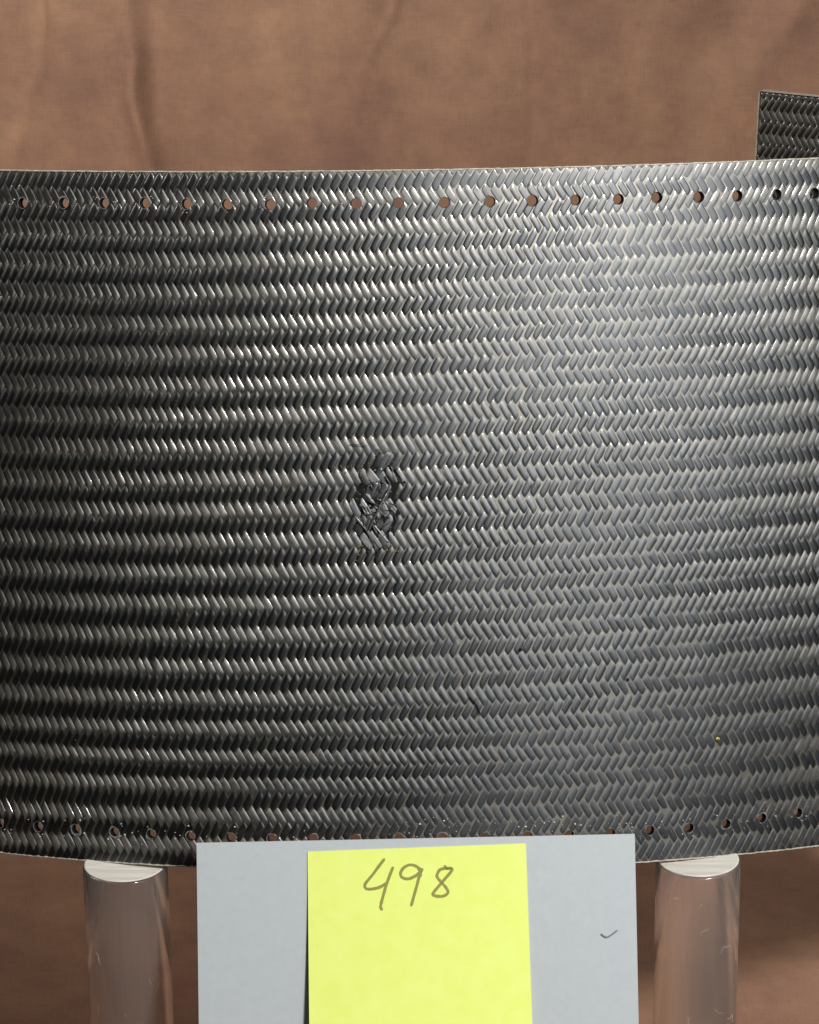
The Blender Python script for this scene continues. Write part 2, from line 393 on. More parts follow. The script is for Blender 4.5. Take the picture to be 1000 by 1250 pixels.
# cut edges (top and bottom rim)
for nm, rim, sgn in (('trimmed_edge', top_rim, 1), ('trimmed_edge', bot_rim, -1)):
    pp = np.linspace(PH0, PH1, 420); hh = np.polyval(rim, pp)
    jag = (vnoise(pp * 40, pp * 0, 9, 21) - .5) * 0.0003
    rings = [(-0.0022, -THICK), (0.0003, -THICK), (0.0003, 0.0), (0.0001, 0.0004), (-0.0002, 0.00045), (-0.0006, -0.0003)] if sgn > 0 else [(-0.0022, -THICK), (0.0003, -THICK), (0.0003, 0.0), (0.0001, 0.0004), (-0.0002, 0.0004), (-0.0006, -0.0003)]
    VV = np.stack([S.point(pp, hh + sgn * (dh) + (jag if dh > -0.001 else 0) * sgn, dz) for dh, dz in rings], 1).reshape(-1, 3)
    k = len(rings); ff = []
    for i in range(len(pp) - 1):
        for j in range(k - 1):
            q = (i * k + j, (i + 1) * k + j, (i + 1) * k + j + 1, i * k + j + 1); ff.append(q if sgn > 0 else q[::-1])
    keep(mesh_obj(nm, VV, ff, M['edge'], smooth=False), panel)
# hole walls and chipped rims
for p_, h_, r_, w_, px, py in holes:
    sg = 28; an = np.linspace(0, 2 * math.pi, sg, endpoint=False)
    VV = []; ff = []
    for dz, k in ((0.0004, 1.0), (-0.001, .985), (-THICK - .0002, .985)):
        VV.append(S.point(p_ + np.cos(an) * r_ * k / RAD, h_ + np.sin(an) * r_ * k, dz))
    for j in range(2):
        for i in range(sg): ff.append((j * sg + i, j * sg + (i + 1) % sg, (j + 1) * sg + (i + 1) % sg, (j + 1) * sg + i))
    keep(mesh_obj('hole_wall', np.vstack(VV), ff, M['pit']), panel)
    big = 0.55 if (w_ == 'bottom' or px < 350) else 0.0
    if px in (330, 93, 140, 185): big = 1.1
    rn = np.random.default_rng(int(px * 7 + py))
    nz = rn.random(9); nz = np.interp(np.linspace(0, 9, sg, endpoint=False), range(10), list(nz) + [nz[0]])
    out = r_ * (1.05 + big * 1.5 * np.clip(nz - .35, 0, 1) ** 1.6 + 0.05 * rn.random(sg))
    VV = [S.point(p_ + np.cos(an) * r_ * 1.0 / RAD, h_ + np.sin(an) * r_ * 1.0, 0.0004),
          S.point(p_ + np.cos(an) * r_ * 1.06 / RAD, h_ + np.sin(an) * r_ * 1.06, 0.00045 + 0.0002 * rn.random(sg)),
          S.point(p_ + np.cos(an) * (out * .6 + r_ * .44) / RAD, h_ + np.sin(an) * (out * .6 + r_ * .44), 0.0004 + 0.0003 * rn.random(sg) * (0.3 + big)),
          S.point(p_ + np.cos(an) * out / RAD, h_ + np.sin(an) * out, 0.0001)]
    ff = []
    for j in range(3):
        for i in range(sg): ff.append((j * sg + i, (j + 1) * sg + i, (j + 1) * sg + (i + 1) % sg, j * sg + (i + 1) % sg))
    keep(mesh_obj('chipped_rim', np.vstack(VV), ff, M['chip'], smooth=False), panel)

# --- tows: a 2 x 2 braid. 'L' floats run down to the right, 'R' floats up to the right
def float_shape(kind, na, nb, var=0, seed=0):
    """returns ds, dt (in tow pitch / row units), z (0..1)"""
    r = np.random.default_rng(seed)
    a = np.linspace(-1, 1, na); a = np.sign(a) * np.abs(a) ** 0.62; b = np.linspace(-1, 1, nb); b = np.sign(b) * np.abs(b) ** 0.55
    Ag, Bg = np.meshgrid(a, b, indexing='ij')
    wid = 0.97 + var * r.uniform(-.11, .04); ln = 1.03 + var * r.uniform(-.09, .07); skew = var * r.uniform(-.06, .06)
    pin = 1 - 0.10 * np.abs(Ag) ** 3
    pa = Ag * ln; qb = Bg * 0.5 * wid * pin + skew * Ag ** 2
    # rounded nose
    pa = pa - 0.10 * np.sign(Ag) * np.abs(Ag) ** 4 * np.abs(Bg) ** 2
    if kind == 'L': ds = 0.5 * pa + 0.5 * qb; dt = 0.25 * pa - 0.25 * qb
    else: ds = 0.5 * pa + 0.5 * qb; dt = -0.25 * pa + 0.25 * qb
    up = Ag * (-1 if kind == 'L' else 1)          # +1 at the upper end of the float
    cr = 0.10 if kind == 'L' else 0.20
    sh = np.where(up > cr, (up - cr) / (1 - cr), (cr - up) / (1 + cr))     # crest sits a little above the middle
    z = (1 - np.abs(Bg) ** 5.0) * (1 - 1.03 * (0.18 * sh ** 2 + 0.82 * sh ** 6))
    z = z - 0.12 * (np.abs(Bg) > .99) + var * 0.05 * r.standard_normal() * Ag
    return ds, dt, z
def quads(na, nb, flip):
    i = np.arange(na * nb).reshape(na, nb)
    q = np.stack([i[:-1, :-1], i[1:, :-1], i[1:, 1:], i[:-1, 1:]], -1).reshape(-1, 4)
    return q[:, ::-1] if flip else q
NA, NB = 7, 5
VARS = 14
shapes = {(k, v): float_shape(k, NA, NB, 1.0, v) for k in 'LR' for v in range(VARS)}
fine = {(k, v): float_shape(k, 17, 11, 1.0, v) for k in 'LR' for v in range(VARS)}
def fibre_uv(kind, ds, dt):
    x = ds * PITCH_S; y = -dt * 38.2 * MPP
    t = np.array([0.5, -0.866]) if kind == 'L' else np.array([0.5, 0.866])
    pr = np.array([-t[1], t[0]])
    return np.stack([x * pr[0] + y * pr[1], x * t[0] + y * t[1]], -1)
# orientation check for the winding
def amp_at(px, py):
    a = (1.0 + 0.12 * math.sin(px * 0.013 + py * 0.021)) * (1.10 - 0.45 * np.clip((px - 200) / 600, 0, 1))
    # resin flooded lower right and the margins
    fl = np.clip((py - 880) / 130, 0, 1) * np.clip((px - 330) / 350, 0, 1)
    a *= 1 - 0.72 * fl
    a *= 1 - 0.40 * np.clip((py - 700) / 200, 0, 1) * np.clip((px - 420) / 250, 0, 1)
    a *= 0.80 + 0.40 * float(vnoise(np.array(px / 1000. + 3), np.array(py / 1000. + 3), 17, 77))
    if py > 1000: a *= 0.8
    a = max(a, 0.36)
    if py < 226: a *= 0.75
    return a
DAM = [(446, 566), (462, 560), (484, 575), (480, 600), (479, 625), (478, 660), (462, 670), (440, 655), (432, 625), (438, 597), (452, 588)]
def inpoly(x, y, poly):
    c = False; j = len(poly) - 1
    for i in range(len(poly)):
        xi, yi = poly[i]; xj, yj = poly[j]
        if (yi > y) != (yj > y) and x < (xj - xi) * (y - yi) / (yj - yi) + xi: c = not c
        j = i
    return c
floats = []
smin, smax = int(PH0 / DPHI), int(PH1 / DPHI)
ntop, nbot = -1.0, 23.0
for half in range(int(-1.5 * 2), int(22.5 * 2) + 1):
    t = half / 2.0; kind = 'L' if half % 2 == 0 else 'R'
    drift = 0.35 * math.sin(t * 0.37) + 0.04 * t
    for j in range(smin, smax + 1):
        s = j + (0.5 if kind == 'R' else 0.0) + drift + random.gauss(0, .045) + 0.5 * (float(vnoise(np.array(j * .05 + 20), np.array(t * .25 + 9), 1.0, 55)) - .5)
        phi = s * DPHI
        h = float(row_h(np.array([t]), np.array([phi]))[0])
        if h > np.polyval(top_rim, phi) + 0.005 or h < np.polyval(bot_rim, phi) - 0.005: continue
        px, py = project(S.point(phi, h))
        floats.append(dict(kind=kind, s=s, t=t, phi=phi, h=h, px=float(px), py=float(py)))
kept = []; damaged = []
for f in floats:
    if inpoly(f['px'], f['py'], DAM): damaged.append(f); continue
    nearhole = any(abs((f['phi'] - p_) * RAD) < r_ + 12 * MPP and abs(f['h'] - h_) < r_ + 16 * MPP for p_, h_, r_, *_ in holes)
    nearrim = f['h'] > np.polyval(top_rim, f['phi']) - 20 * MPP or f['h'] < np.polyval(bot_rim, f['phi']) + 20 * MPP
    f['edge'] = nearhole or nearrim; f['hole'] = nearhole
    d = np.linalg.norm(S.point(f['phi'], f['h']) - P)
    f['size'] = math.cos(f['phi']) / d ** 2 - (1 if f['edge'] else 0)
    f['var'] = random.randrange(VARS)
    f['amp'] = AMP * amp_at(f['px'], f['py']) * random.uniform(.86, 1.14)
    f['tilt'] = random.gauss(0, 1)
    kept.append(f)
kept.sort(key=lambda f: -f['size'])
single, rest = kept[:300], kept[300:]
# shared meshes for the single tows
lib = {}
for (k, v), (ds, dt, z) in shapes.items():
    me = bpy.data.meshes.new('tow')
    VV = np.stack([ds * PITCH_S, -dt * 38.2 * MPP, z * AMP], -1).reshape(-1, 3)
    q = quads(NA, NB, k == 'L')
    me.from_pydata([tuple(map(float, x)) for x in VV], [], [tuple(map(int, x)) for x in q])
    # make the faces look outwards
    if me.polygons[len(me.polygons) // 2].normal.z < 0: me.flip_normals()
    me.materials.append(M['carbon'])
    me.polygons.foreach_set('use_smooth', [True] * len(me.polygons))
    uv = fibre_uv(k, ds, dt).reshape(-1, 2); l = me.uv_layers.new(name='fibre')
    vi = np.empty(len(me.loops), dtype=np.int32); me.loops.foreach_get('vertex_index', vi)
    l.data.foreach_set('uv', uv[vi].astype(np.float32).ravel()); lib[(k, v)] = me
def place(shape, f):
    ds, dt, z = shape
    phi = (f['s'] + ds) * DPHI
    h = row_h(f['t'] + dt, phi)
    return phi, h, z * f['amp'] + f['tilt'] * 0.00005 * dt * 4
for f in single:
    ph = f['phi']; e = 1e-3
    c = S.point(ph, f['h']); dh = float(row_h(np.array([f['t'] + .25]), np.array([ph]))[0] - row_h(np.array([f['t'] - .25]), np.array([ph]))[0]) / .5
    sl = float(row_h(np.array([f['t']]), np.array([ph + e]))[0] - row_h(np.array([f['t']]), np.array([ph - e]))[0]) / (2 * e * RAD)
    X = S.east(ph) + sl * S.a; X /= np.linalg.norm(X); Z = S.normal(ph); Y = np.cross(Z, X)
    o = bpy.data.objects.new('tow', lib[(f['kind'], f['var'])]); col.objects.link(o)
    mt = Matrix(((X[0], Y[0], Z[0]), (X[1], Y[1], Z[1]), (X[2], Y[2], Z[2]))).to_4x4()
    o.parent = panel
    o.location = Vector(c) - Vector(panel.location); o.rotation_euler = mt.to_euler(); o.scale = (1.0, -dh / (38.2 * MPP), f['amp'] / AMP)
VV, FF, UVS, base = [], [], [], 0
for f in rest:
    shp = fine[(f['kind'], f['var'])] if f['edge'] else shapes[(f['kind'], f['var'])]
    na, nb = shp[0].shape
    phi, h, z = place(shp, f)
    uv = fibre_uv(f['kind'], shp[0], shp[1]).reshape(-1, 2) + np.array([f['s'] * 0.013, f['t'] * 0.021])
    q = quads(na, nb, f['kind'] == 'R')
    if f['edge']:
        phi = phi.copy(); h = h.copy()
        mk = cut_holes(phi, h, 1.03)
        hi = np.polyval(top_rim, phi); lo = np.polyval(bot_rim, phi)
        out = (h > hi) | (h < lo); h = np.clip(h, lo, hi)
        bad = (mk | out).ravel()
        q = q[~bad[q].all(1)]
        if len(q) == 0: continue
    VV.append(S.point(phi, h, z).reshape(-1, 3)); UVS.append(uv); FF.append(q + base); base += na * nb
tf = keep(mesh_obj('tow_field', np.vstack(VV), np.vstack(FF), M['carbon'], uv=np.vstack(UVS)), panel)
tf['kind'] = 'stuff'

# ------------------------------------------------------------------ impact damage
def sp(x, y, z=0.0):
    p_, h_ = S.hit(x, y); return S.point(p_, h_, z)
def strip(name, pts, w, z, thick, mat, twist=0.0, seed=0):
    """flat ribbon of fibres following pixel points on the panel, w in pixels, heights z in mm at each point"""
    r = np.random.default_rng(seed); n = 9
    pts = np.array(pts, float); tt = np.linspace(0, len(pts) - 1, n)
    X = np.interp(tt, range(len(pts)), pts[:, 0]); Y = np.interp(tt, range(len(pts)), pts[:, 1])
    Zs = np.interp(tt, range(len(z)) if len(z) == len(pts) else np.linspace(0, len(pts) - 1, len(z)), z) * 1e-3
    VV = []; UVs = []; k = 6; ln = 0
    for i in range(n):
        j0, j1 = max(i - 1, 0), min(i + 1, n - 1)
        tx, ty = X[j1] - X[j0], Y[j1] - Y[j0]; L = math.hypot(tx, ty); nx_, ny_ = -ty / L, tx / L
        if i: ln += math.hypot(X[i] - X[i - 1], Y[i] - Y[i - 1]) * MPP
        ww = w * (1 - 0.08 * r.random()) * (0.8 if i in (0, n - 1) else 1)
        for q, (b, zz) in enumerate([(-.5, 0), (-.3, thick), (0, thick * 1.2), (.3, thick), (.5, 0), (0, -thick * .3)]):
            jx = r.normal(0, .12) if i in (0, n - 1) else 0
            VV.append(sp(X[i] + nx_ * b * ww + (tx / L) * jx * 4 * (i - 4), Y[i] + ny_ * b * ww, Zs[i] + zz * 1e-3 + twist * b * 1e-3))
            UVs.append((b * w * MPP, ln))
    ff = []
    for i in range(n - 1):
        for j in range(k): ff.append((i * k + j, i * k + (j + 1) % k, (i + 1) * k + (j + 1) % k, (i + 1) * k + j))
    ff.append(tuple(range(k))); ff.append(tuple((n - 1) * k + j for j in range(k))[::-1])
    o = keep(mesh_obj(name, VV, ff, mat, uv=UVs), panel)
    bm = bmesh.new(); bm.from_mesh(o.data); bmesh.ops.recalc_face_normals(bm, faces=bm.faces); bm.to_mesh(o.data); bm.free()
    return o
def Zm(x, y): return (380 + x / 6.25, 500 + y / 6.25)        # positions read off an enlarged view of the damage
# torn ground under the broken tows, shadow of its gaps put into the black
gx = np.arange(426, 494, 1.6); gy = np.arange(552, 682, 1.6)
GX, GY = np.meshgrid(gx, gy); VV = []
cx = 459 - (GY - 615) * 0.06
dist = np.sqrt(((GX - cx) / 33) ** 2 + ((GY - 617) / 64) ** 2)
zz = 0.00006 + 0.00045 * (vnoise(GX, GY, .35, 31) - .35) * np.clip(1.1 - dist, 0, 1) * 2
for X_, Y_, z_ in zip(GX.ravel(), GY.ravel(), zz.ravel()): VV.append(sp(X_, Y_, z_))
ii = np.arange(GX.size).reshape(GX.shape)
q = np.stack([ii[:-1, :-1], ii[1:, :-1], ii[1:, 1:], ii[:-1, 1:]], -1).reshape(-1, 4)
q = q[(dist.ravel()[q] < 0.97).all(1)]
keep(mesh_obj('fracture_pit', VV, q, M['pit'], smooth=False), panel)['label'] = 'torn ground of the impact damage, black with the painted shadow of its gaps'
for f in damaged:
    if random.random() < 0.07: continue
    ds, dt, z = float_shape(f['kind'], 9, 7, 1.0, random.randrange(99))
    k0, k1 = sorted((random.choice([-1, -1, -1, -.5]), random.choice([1, 1, 1, .5])))
    n_ = 9; rows_ = [i for i in range(n_) if k0 <= np.linspace(-1, 1, n_)[i] <= k1]
    if len(rows_) < 4: continue
    wdt = random.choice([1.05, 1.0, .9, .7]); off = random.gauss(0, .06)
    an = random.gauss(0, .13); x = ds * PITCH_S; y = -dt * 38.2 * MPP
    tdir = np.array([0.5, -0.866]) if f['kind'] == 'L' else np.array([0.5, 0.866]); pd = np.array([-tdir[1], tdir[0]])
    al = x * tdir[0] + y * tdir[1]; ac = (x * pd[0] + y * pd[1]) * wdt + off * PITCH_S
    td = np.array([tdir[0] * math.cos(an) - tdir[1] * math.sin(an), tdir[0] * math.sin(an) + tdir[1] * math.cos(an)]); pdn = np.array([-td[1], td[0]])
    x2 = al * td[0] + ac * pdn[0]; y2 = al * td[1] + ac * pdn[1]
    tiltz = random.gauss(0, .05) * al + random.gauss(0, .05) * ac
    VV = S.point(f['phi'] + x2 / RAD, f['h'] + y2, z * 0.20e-3 + 0.00018 + tiltz + random.uniform(0, .00025))[rows_].reshape(-1, 3)
    q = quads(len(rows_), 7, f['kind'] == 'R')
    o = keep(mesh_obj('broken_tow', VV, q, M['dry'], uv=fibre_uv(f['kind'], ds, dt)[rows_].reshape(-1, 2) + f['s'] * .017), panel)
B = [  # strips of fibre torn loose: points (enlarged view), width px, heights mm
    ([(592, 325), (545, 420), (505, 520)], 8.0, (.9, 1.1, .7)), ([(535, 440), (470, 585)], 5, (1.0, .6)),
    ([(578, 565), (530, 650), (490, 715)], 8, (1.3, 1.3, .8)), ([(605, 455), (655, 560)], 4.5, (.8, 1.0)), ([(650, 450), (705, 560)], 4.0, (.7, .8)),
    ([(505, 545), (470, 640), (432, 705)], 5, (.9, 1.1, .8)), ([(425, 640), (500, 745), (585, 830)], 3.5, (.9, 1.4, .8)),
    ([(395, 740), (465, 830), (525, 905)], 3.0, (.9, 1.2, .7)), ([(350, 820), (440, 940), (500, 1040)], 3.6, (.7, .9, .6)), ([(448, 930), (535, 1055)], 6.5, (.7, .9)),
    ([(528, 935), (602, 1050)], 6.5, (.7, .9)), ([(560, 690), (645, 800)], 3.5, (1.0, .8)), ([(330, 810), (430, 920)], 2.5, (.8, 1.1)), ([(480, 880), (590, 1010)], 2.2, (.9, 1.0))]
for i, (pts, w, z) in enumerate(B):
    strip('torn_strip', [Zm(*p_) for p_ in pts], w, tuple(q * .65 for q in z), 0.05, M['dry'], twist=random.uniform(-.12, .12), seed=i)
loose = []
for _ in range(26):
    y_ = random.uniform(572, 668); x_ = 460 - (y_ - 615) * .06 + random.gauss(0, 11); a_ = random.choice([1.05, -1.05, 1.05, -1.05, .2]) + random.gauss(0, .22); l_ = random.uniform(6, 17)
    loose.append(([(x_, y_), (x_ + math.cos(a_) * l_ * .5 + random.gauss(0, .6), y_ + math.sin(a_) * l_ * .5), (x_ + math.cos(a_) * l_, y_ + math.sin(a_) * l_)], (.5, random.uniform(.6, 1.6), random.uniform(.5, 2.2)), -random.uniform(.12, .26), random.choice(['fibre', 'black', 'black', 'fibre_crack_dark'])))
for i, (pts, z, r_, mt) in enumerate([
    ([(590, 610), (510, 770), (430, 925)], (1.2, 2.4, .9), 0.45, 'fibre'), ([(290, 262), (360, 266), (435, 275)], (1.3, 1.8, 1.4), 0.22, 'fibre_crack_dark'),
    ([(500, 295), (550, 340)], (1.4, 1.6), 0.3, 'fibre_crack_dark'), ([(340, 830), (420, 915), (490, 1050)], (1.0, 1.5, 1.1), 0.35, 'fibre_crack_dark'),
    ([(385, 730), (450, 770)], (1.2, 2.0), 0.25, 'fibre_crack_dark'), ([(400, 800), (520, 790)], (1.2, 2.0), 0.25, 'fibre'),
    ([(565, 505), (612, 580)], (1.5, 1.8), 0.45, 'fibre_crack_dark'), ([(530, 530), (575, 575)], (1.7, 1.9), 0.3, 'fibre_crack_dark'),
    ([(450, 560), (470, 610)], (1.2, 1.6), 0.55, 'fibre_crack_dark'), ([(420, 690), (520, 730), (590, 820)], (1.2, 2.0, 1.4), 0.3, 'fibre_crack_dark'),
    ([(640, 450), (700, 540)], (1.2, 1.3), 0.25, 'fibre_crack_dark'), ([(420, 610), (450, 570)], (1.2, 1.8), 0.3, 'fibre'), ([(470, 880), (500, 950)], (1.0, 1.6), 0.35, 'fibre_crack_dark'),
    ([(390, 745), (420, 800)], (1.0, 1.6), 0.3, 'fibre'), ([(500, 680), (540, 690)], (1.6, 1.8), 0.5, 'fibre'), ([(610, 430), (625, 470)], (1.2, 1.4), .35, 'fibre')] + loose):
    n = 7; pts = [Zm(*p_) for p_ in pts] if r_ > 0 else pts; r_ = abs(r_); tt = np.linspace(0, len(pts) - 1, n)
    X = np.interp(tt, range(len(pts)), [p_[0] for p_ in pts]); Y = np.interp(tt, range(len(pts)), [p_[1] for p_ in pts]); Z_ = np.interp(tt, range(len(z)), z)
    Vt, Ft = tube([sp(a, b, c * 1e-3) for a, b, c in zip(X, Y, Z_)], r_ * 1e-3, 6, [.5, .9, 1, 1, .9, .7, .3])
    keep(mesh_obj('splinter_and_crack', Vt, Ft, M[mt]), panel)  # loose fibres; dark ones also paint the shaded cracks between strips
# small chips: joined flakes
def flakes(name, spots, mat, z0=0.0011):
    VV, FF, b = [], [], 0
    for x, y, r_ in spots:
        k = random.randint(4, 6); a0 = random.random() * 6
        for i in range(k):
            an = a0 + 2 * math.pi * i / k; rr = r_ * random.uniform(.5, 1.2)
            VV.append(sp(x + math.cos(an) * rr, y + math.sin(an) * rr * .8, z0 + random.uniform(-.3, .2) * 1e-3))
        VV.append(sp(x, y, z0 + .0005)); VV.append(sp(x, y, z0 - .0009))
        for i in range(k):
            FF.append((b + i, b + k, b + (i + 1) % k)); FF.append((b + i, b + (i + 1) % k, b + k + 1))
        b += k + 2
    o = keep(mesh_obj(name, VV, FF, mat, smooth=False), panel); o['kind'] = 'stuff'; return o
ys = []
for (x, y) in [(330, 360), (445, 430), (440, 400), (590, 400), (640, 320), (650, 550), (660, 660), (655, 680), (580, 690), (470, 810), (470, 820), (340, 880), (345, 850), (600, 920), (610, 1040), (510, 1075), (580, 1075), (440, 1085), (380, 1040), (305, 570), (320, 680), (315, 690), (265, 470), (240, 440), (300, 435), (640, 830), (645, 640), (540, 230), (100, 1070), (195, 1045), (165, 435), (650, 1080), (710, 1075), (340, 1150), (430, 1050), (360, 1100), (125, 1040), (180, 1060)]:
    for _ in range(3): ys.append((*Zm(x + random.gauss(0, 9), y + random.gauss(0, 9)), random.uniform(.35, .85)))
flakes('yellow_resin_flakes', ys, M['yellow_chip'])
ws = []
for p_, h_, r_, w_, px, py in holes:
    n = 9 if (w_ == 'bottom' and px > 450) else (6 if w_ == 'bottom' else (5 if px < 340 else 1))
    for _ in range(n):
        an = random.uniform(0, 6.28); rr = random.uniform(7, 15 if w_ == 'bottom' else 12)
        ws.append((px + math.cos(an) * rr * 1.6, py + math.sin(an) * rr, random.choice([.4, .5, .6, .9, 1.3])))
for _ in range(40): ws.append((random.uniform(480, 780), random.gauss(1006, 5), random.choice([.4, .6, .9, 1.5])))
for _ in range(30): ws.append((random.gauss(459, 9), random.uniform(575, 668), random.uniform(.25, .5)))
for _ in range(35): ws.append((random.uniform(80, 930), random.uniform(230, 1000), random.uniform(.2, .42)))
ws = [w for w in ws if all(math.hypot(w[0] - q_[4], w[1] - q_[5]) > 8 + w[2] for q_ in holes)]
flakes('white_resin_chips', ws, M['white_chip'], 0.0005)
# black marks, the curled hair and the yellow dot
def mark(name, pts, r_, mat, label):
    n = max(5, 2 * len(pts)); tt = np.linspace(0, len(pts) - 1, n)
    X = np.interp(tt, range(len(pts)), [p_[0] for p_ in pts]); Y = np.interp(tt, range(len(pts)), [p_[1] for p_ in pts])
    Vt, Ft = tube([sp(a, b, 0.0012) for a, b in zip(X, Y)], r_ * MPP, 6, [.5] + [1] * (n - 2) + [.5])
    o = keep(mesh_obj(name, Vt, Ft, mat), panel); o['label'] = label
mark('black_scratch', [(572.5, 850), (578, 855), (582, 860), (584.5, 866), (586, 872)], .95, M['black'], 'thin curved black scratch low on the panel')
mark('black_speck', [(634.5, 794), (635.5, 792.5), (636.8, 791)], 2.1, M['black'], 'black speck right of the damage')
mark('black_speck', [(764.5, 829.5), (766, 829), (767.5, 829)], 2.1, M['black'], 'black speck far right of the damage')
mark('black_speck', [(169.5, 355.5), (171, 358), (170, 361)], .6, M['black'], 'small black nick near the upper left')
mark('black_speck', [(782.6, 378.6), (783.8, 379)], .9, M['black'], 'tiny black speck at the upper right')
Vt, Ft = [], []
k = 14
for zz_, rr in ((0.0009, 2.2), (0.0016, 2.0), (0.0018, 1.0)):
    for i in range(k): Vt.append(sp(875 + math.cos(i / k * 6.283) * rr * (1 + .12 * math.sin(i * 2.1)), 901.7 + math.sin(i / k * 6.283) * rr, zz_))
for j in range(2):
    for i in range(k): Ft.append((j * k + i, (j + 1) * k + i, (j + 1) * k + (i + 1) % k, j * k + (i + 1) % k))
Ft.append(tuple(2 * k + i for i in range(k)))
keep(mesh_obj('yellow_dot', Vt, Ft, M['yellow_dot']), panel)['label'] = 'small yellow paint dot at the lower right'

# ------------------------------------------------------------------ acrylic posts
def post(px, label):
    pb = S.hit(px, float(np.interp(px, [150, 854], [1053.5, 1046.3])))
    c = S.point(pb[0], np.polyval(bot_rim, pb[0]) - 0.0004, -0.002)
    rad = 52.6 * MPP * 1.01; H = float(c[2]); n = 64
    e = empty('acrylic_post', (c[0], c[1], 0.0), label, 'post', 'clear posts under the panel')
    V_ = []; Fc = []
    rings = [(0, 0.004), (rad - .0008, 0.004), (rad, 0.0048), (rad, H - 0.0016), (rad - 0.0006, H - 0.0007), (0, H - 0.0007)]
    for r_, z_ in rings[1:-1]:
        for i in range(n): V_.append((math.cos(i / n * 6.28318530718) * r_, math.sin(i / n * 6.28318530718) * r_, z_))
    for j in range(3):
        for i in range(n): Fc.append((j * n + i, j * n + (i + 1) % n, (j + 1) * n + (i + 1) % n, (j + 1) * n + i))
    Fc.append(tuple(range(n))[::-1]); Fc.append(tuple(3 * n + i for i in range(n)))
    rod = mesh_obj('rod', V_, Fc, M['acrylic'], e)
    rod.data.polygons[-1].use_smooth = False; rod.data.polygons[-2].use_smooth = False
    V_ = []; Fc = []
    for r_, z_ in ((rad - .0007, H - 0.00055), (rad - .0007, H - 0.0002), (rad - .0012, H)):
        for i in range(n): V_.append((math.cos(i / n * 6.2832) * r_, math.sin(i / n * 6.2832) * r_, z_))
    for j in range(2):
        for i in range(n): Fc.append((j * n + i, j * n + (i + 1) % n, (j + 1) * n + (i + 1) % n, (j + 1) * n + i))
    Fc.append(tuple(range(n))[::-1]); Fc.append(tuple(2 * n + i for i in range(n)))
    cap = mesh_obj('sawn_top', V_, Fc, M['frost'], e); cap.data.polygons[-1].use_smooth = False
    cap['label'] = 'frosted white saw-cut top of the post'
    # fine handling scratches on the front
    rn = random.Random(int(px)); Vt, Ft, b = [], [], 0
    for _ in range(7):
        a = rn.uniform(-2.5, -0.6); z_ = H - rn.uniform(.012, .085); ln = rn.uniform(.002, .008); an = rn.uniform(0, 6.28); pts = []
        for q_ in range(6):
            u = q_ / 5 * ln; aa = an + q_ * rn.uniform(-.1, .12)
            pts.append(((rad + 2e-5) * math.cos(a + math.cos(aa) * u / rad), (rad + 2e-5) * math.sin(a + math.cos(aa) * u / rad), z_ + math.sin(aa) * u))
        v_, f_ = tube(pts, rn.uniform(.00004, .00008), 4, [.4, 1, 1, 1, .8, .3]); Vt += v_; Ft += [tuple(x + b for x in f) for f in f_]; b += len(v_)
    sct = mesh_obj('scratches', Vt, Ft, M['scratch'], e); sct['kind'] = 'stuff'
    # cemented foot disc
    V_ = []; Fc = []
    for r_, z_ in ((rad, 0.0), (rad, .0036)):
        for i in range(n): V_.append((math.cos(i / n * 6.2832) * r_, math.sin(i / n * 6.2832) * r_, z_))
    for i in range(n): Fc.append((i, (i + 1) % n, n + (i + 1) % n, n + i))
    Fc.append(tuple(range(n))[::-1]); Fc.append(tuple(n + i for i in range(n)))
    mesh_obj('sawn_base', V_, Fc, M['frost'], e)
    return e
post(150.5, 'clear acrylic post under the panel, left of the grey card')
post(854.5, 'clear acrylic post under the panel, right of the grey card')

# ------------------------------------------------------------------ grey card
tb = math.radians(21)
NC = np.array([0, -math.cos(tb), math.sin(tb)])
C0 = P + ray(508, 1024) * (np.linalg.norm(S.point(0.0, np.polyval(bot_rim, 0.0)) - P) - 0.009)
TL, TR = on_plane(240, 1029, C0, NC), on_plane(775, 1018, C0, NC)
BL, BR = on_plane(242, 1187, C0, NC), on_plane(778.5, 1187, C0, NC)
def to_floor(a, b):
    k = (a[2] - 0.0012) / (a[2] - b[2]); return a + (b - a) * k
BL, BR = to_floor(TL, BL), to_floor(TR, BR)
card = empty('grey_card', (BL + BR) / 2, 'pale grey board leaning in front of the panel, yellow note stuck on it', 'card')
back = -NC * 0.0011
nxc, nyc = 30, 14; VV = []
for j in range(nyc + 1):
    for i in range(nxc + 1):
        u, v = i / nxc, j / nyc
        VV.append((TL * (1 - u) + TR * u) * (1 - v) + (BL * (1 - u) + BR * u) * v + NC * 0.0006 * math.sin(math.pi * u) * (1 - v))
n2 = len(VV); VV += [p_ + back for p_ in VV]
ff = []
w1 = nxc + 1
for j in range(nyc):
    for i in range(nxc):
        a = j * w1 + i; ff.append((a, a + w1, a + w1 + 1, a + 1)); ff.append((n2 + a, n2 + a + 1, n2 + a + w1 + 1, n2 + a + w1))
keep(mesh_obj('board', VV, ff, M['card']), card)
ed = [i for i in range(w1)] + [j * w1 + nxc for j in range(1, nyc + 1)] + [nyc * w1 + i for i in range(nxc - 1, -1, -1)] + [j * w1 for j in range(nyc - 1, 0, -1)]
EV = [VV[i] for i in ed] + [VV[i] + back for i in ed]; ne = len(ed)
keep(mesh_obj('board_edge', EV, [(i, (i + 1) % ne, ne + (i + 1) % ne, ne + i) for i in range(ne)], M['card_edge'], smooth=False), card)
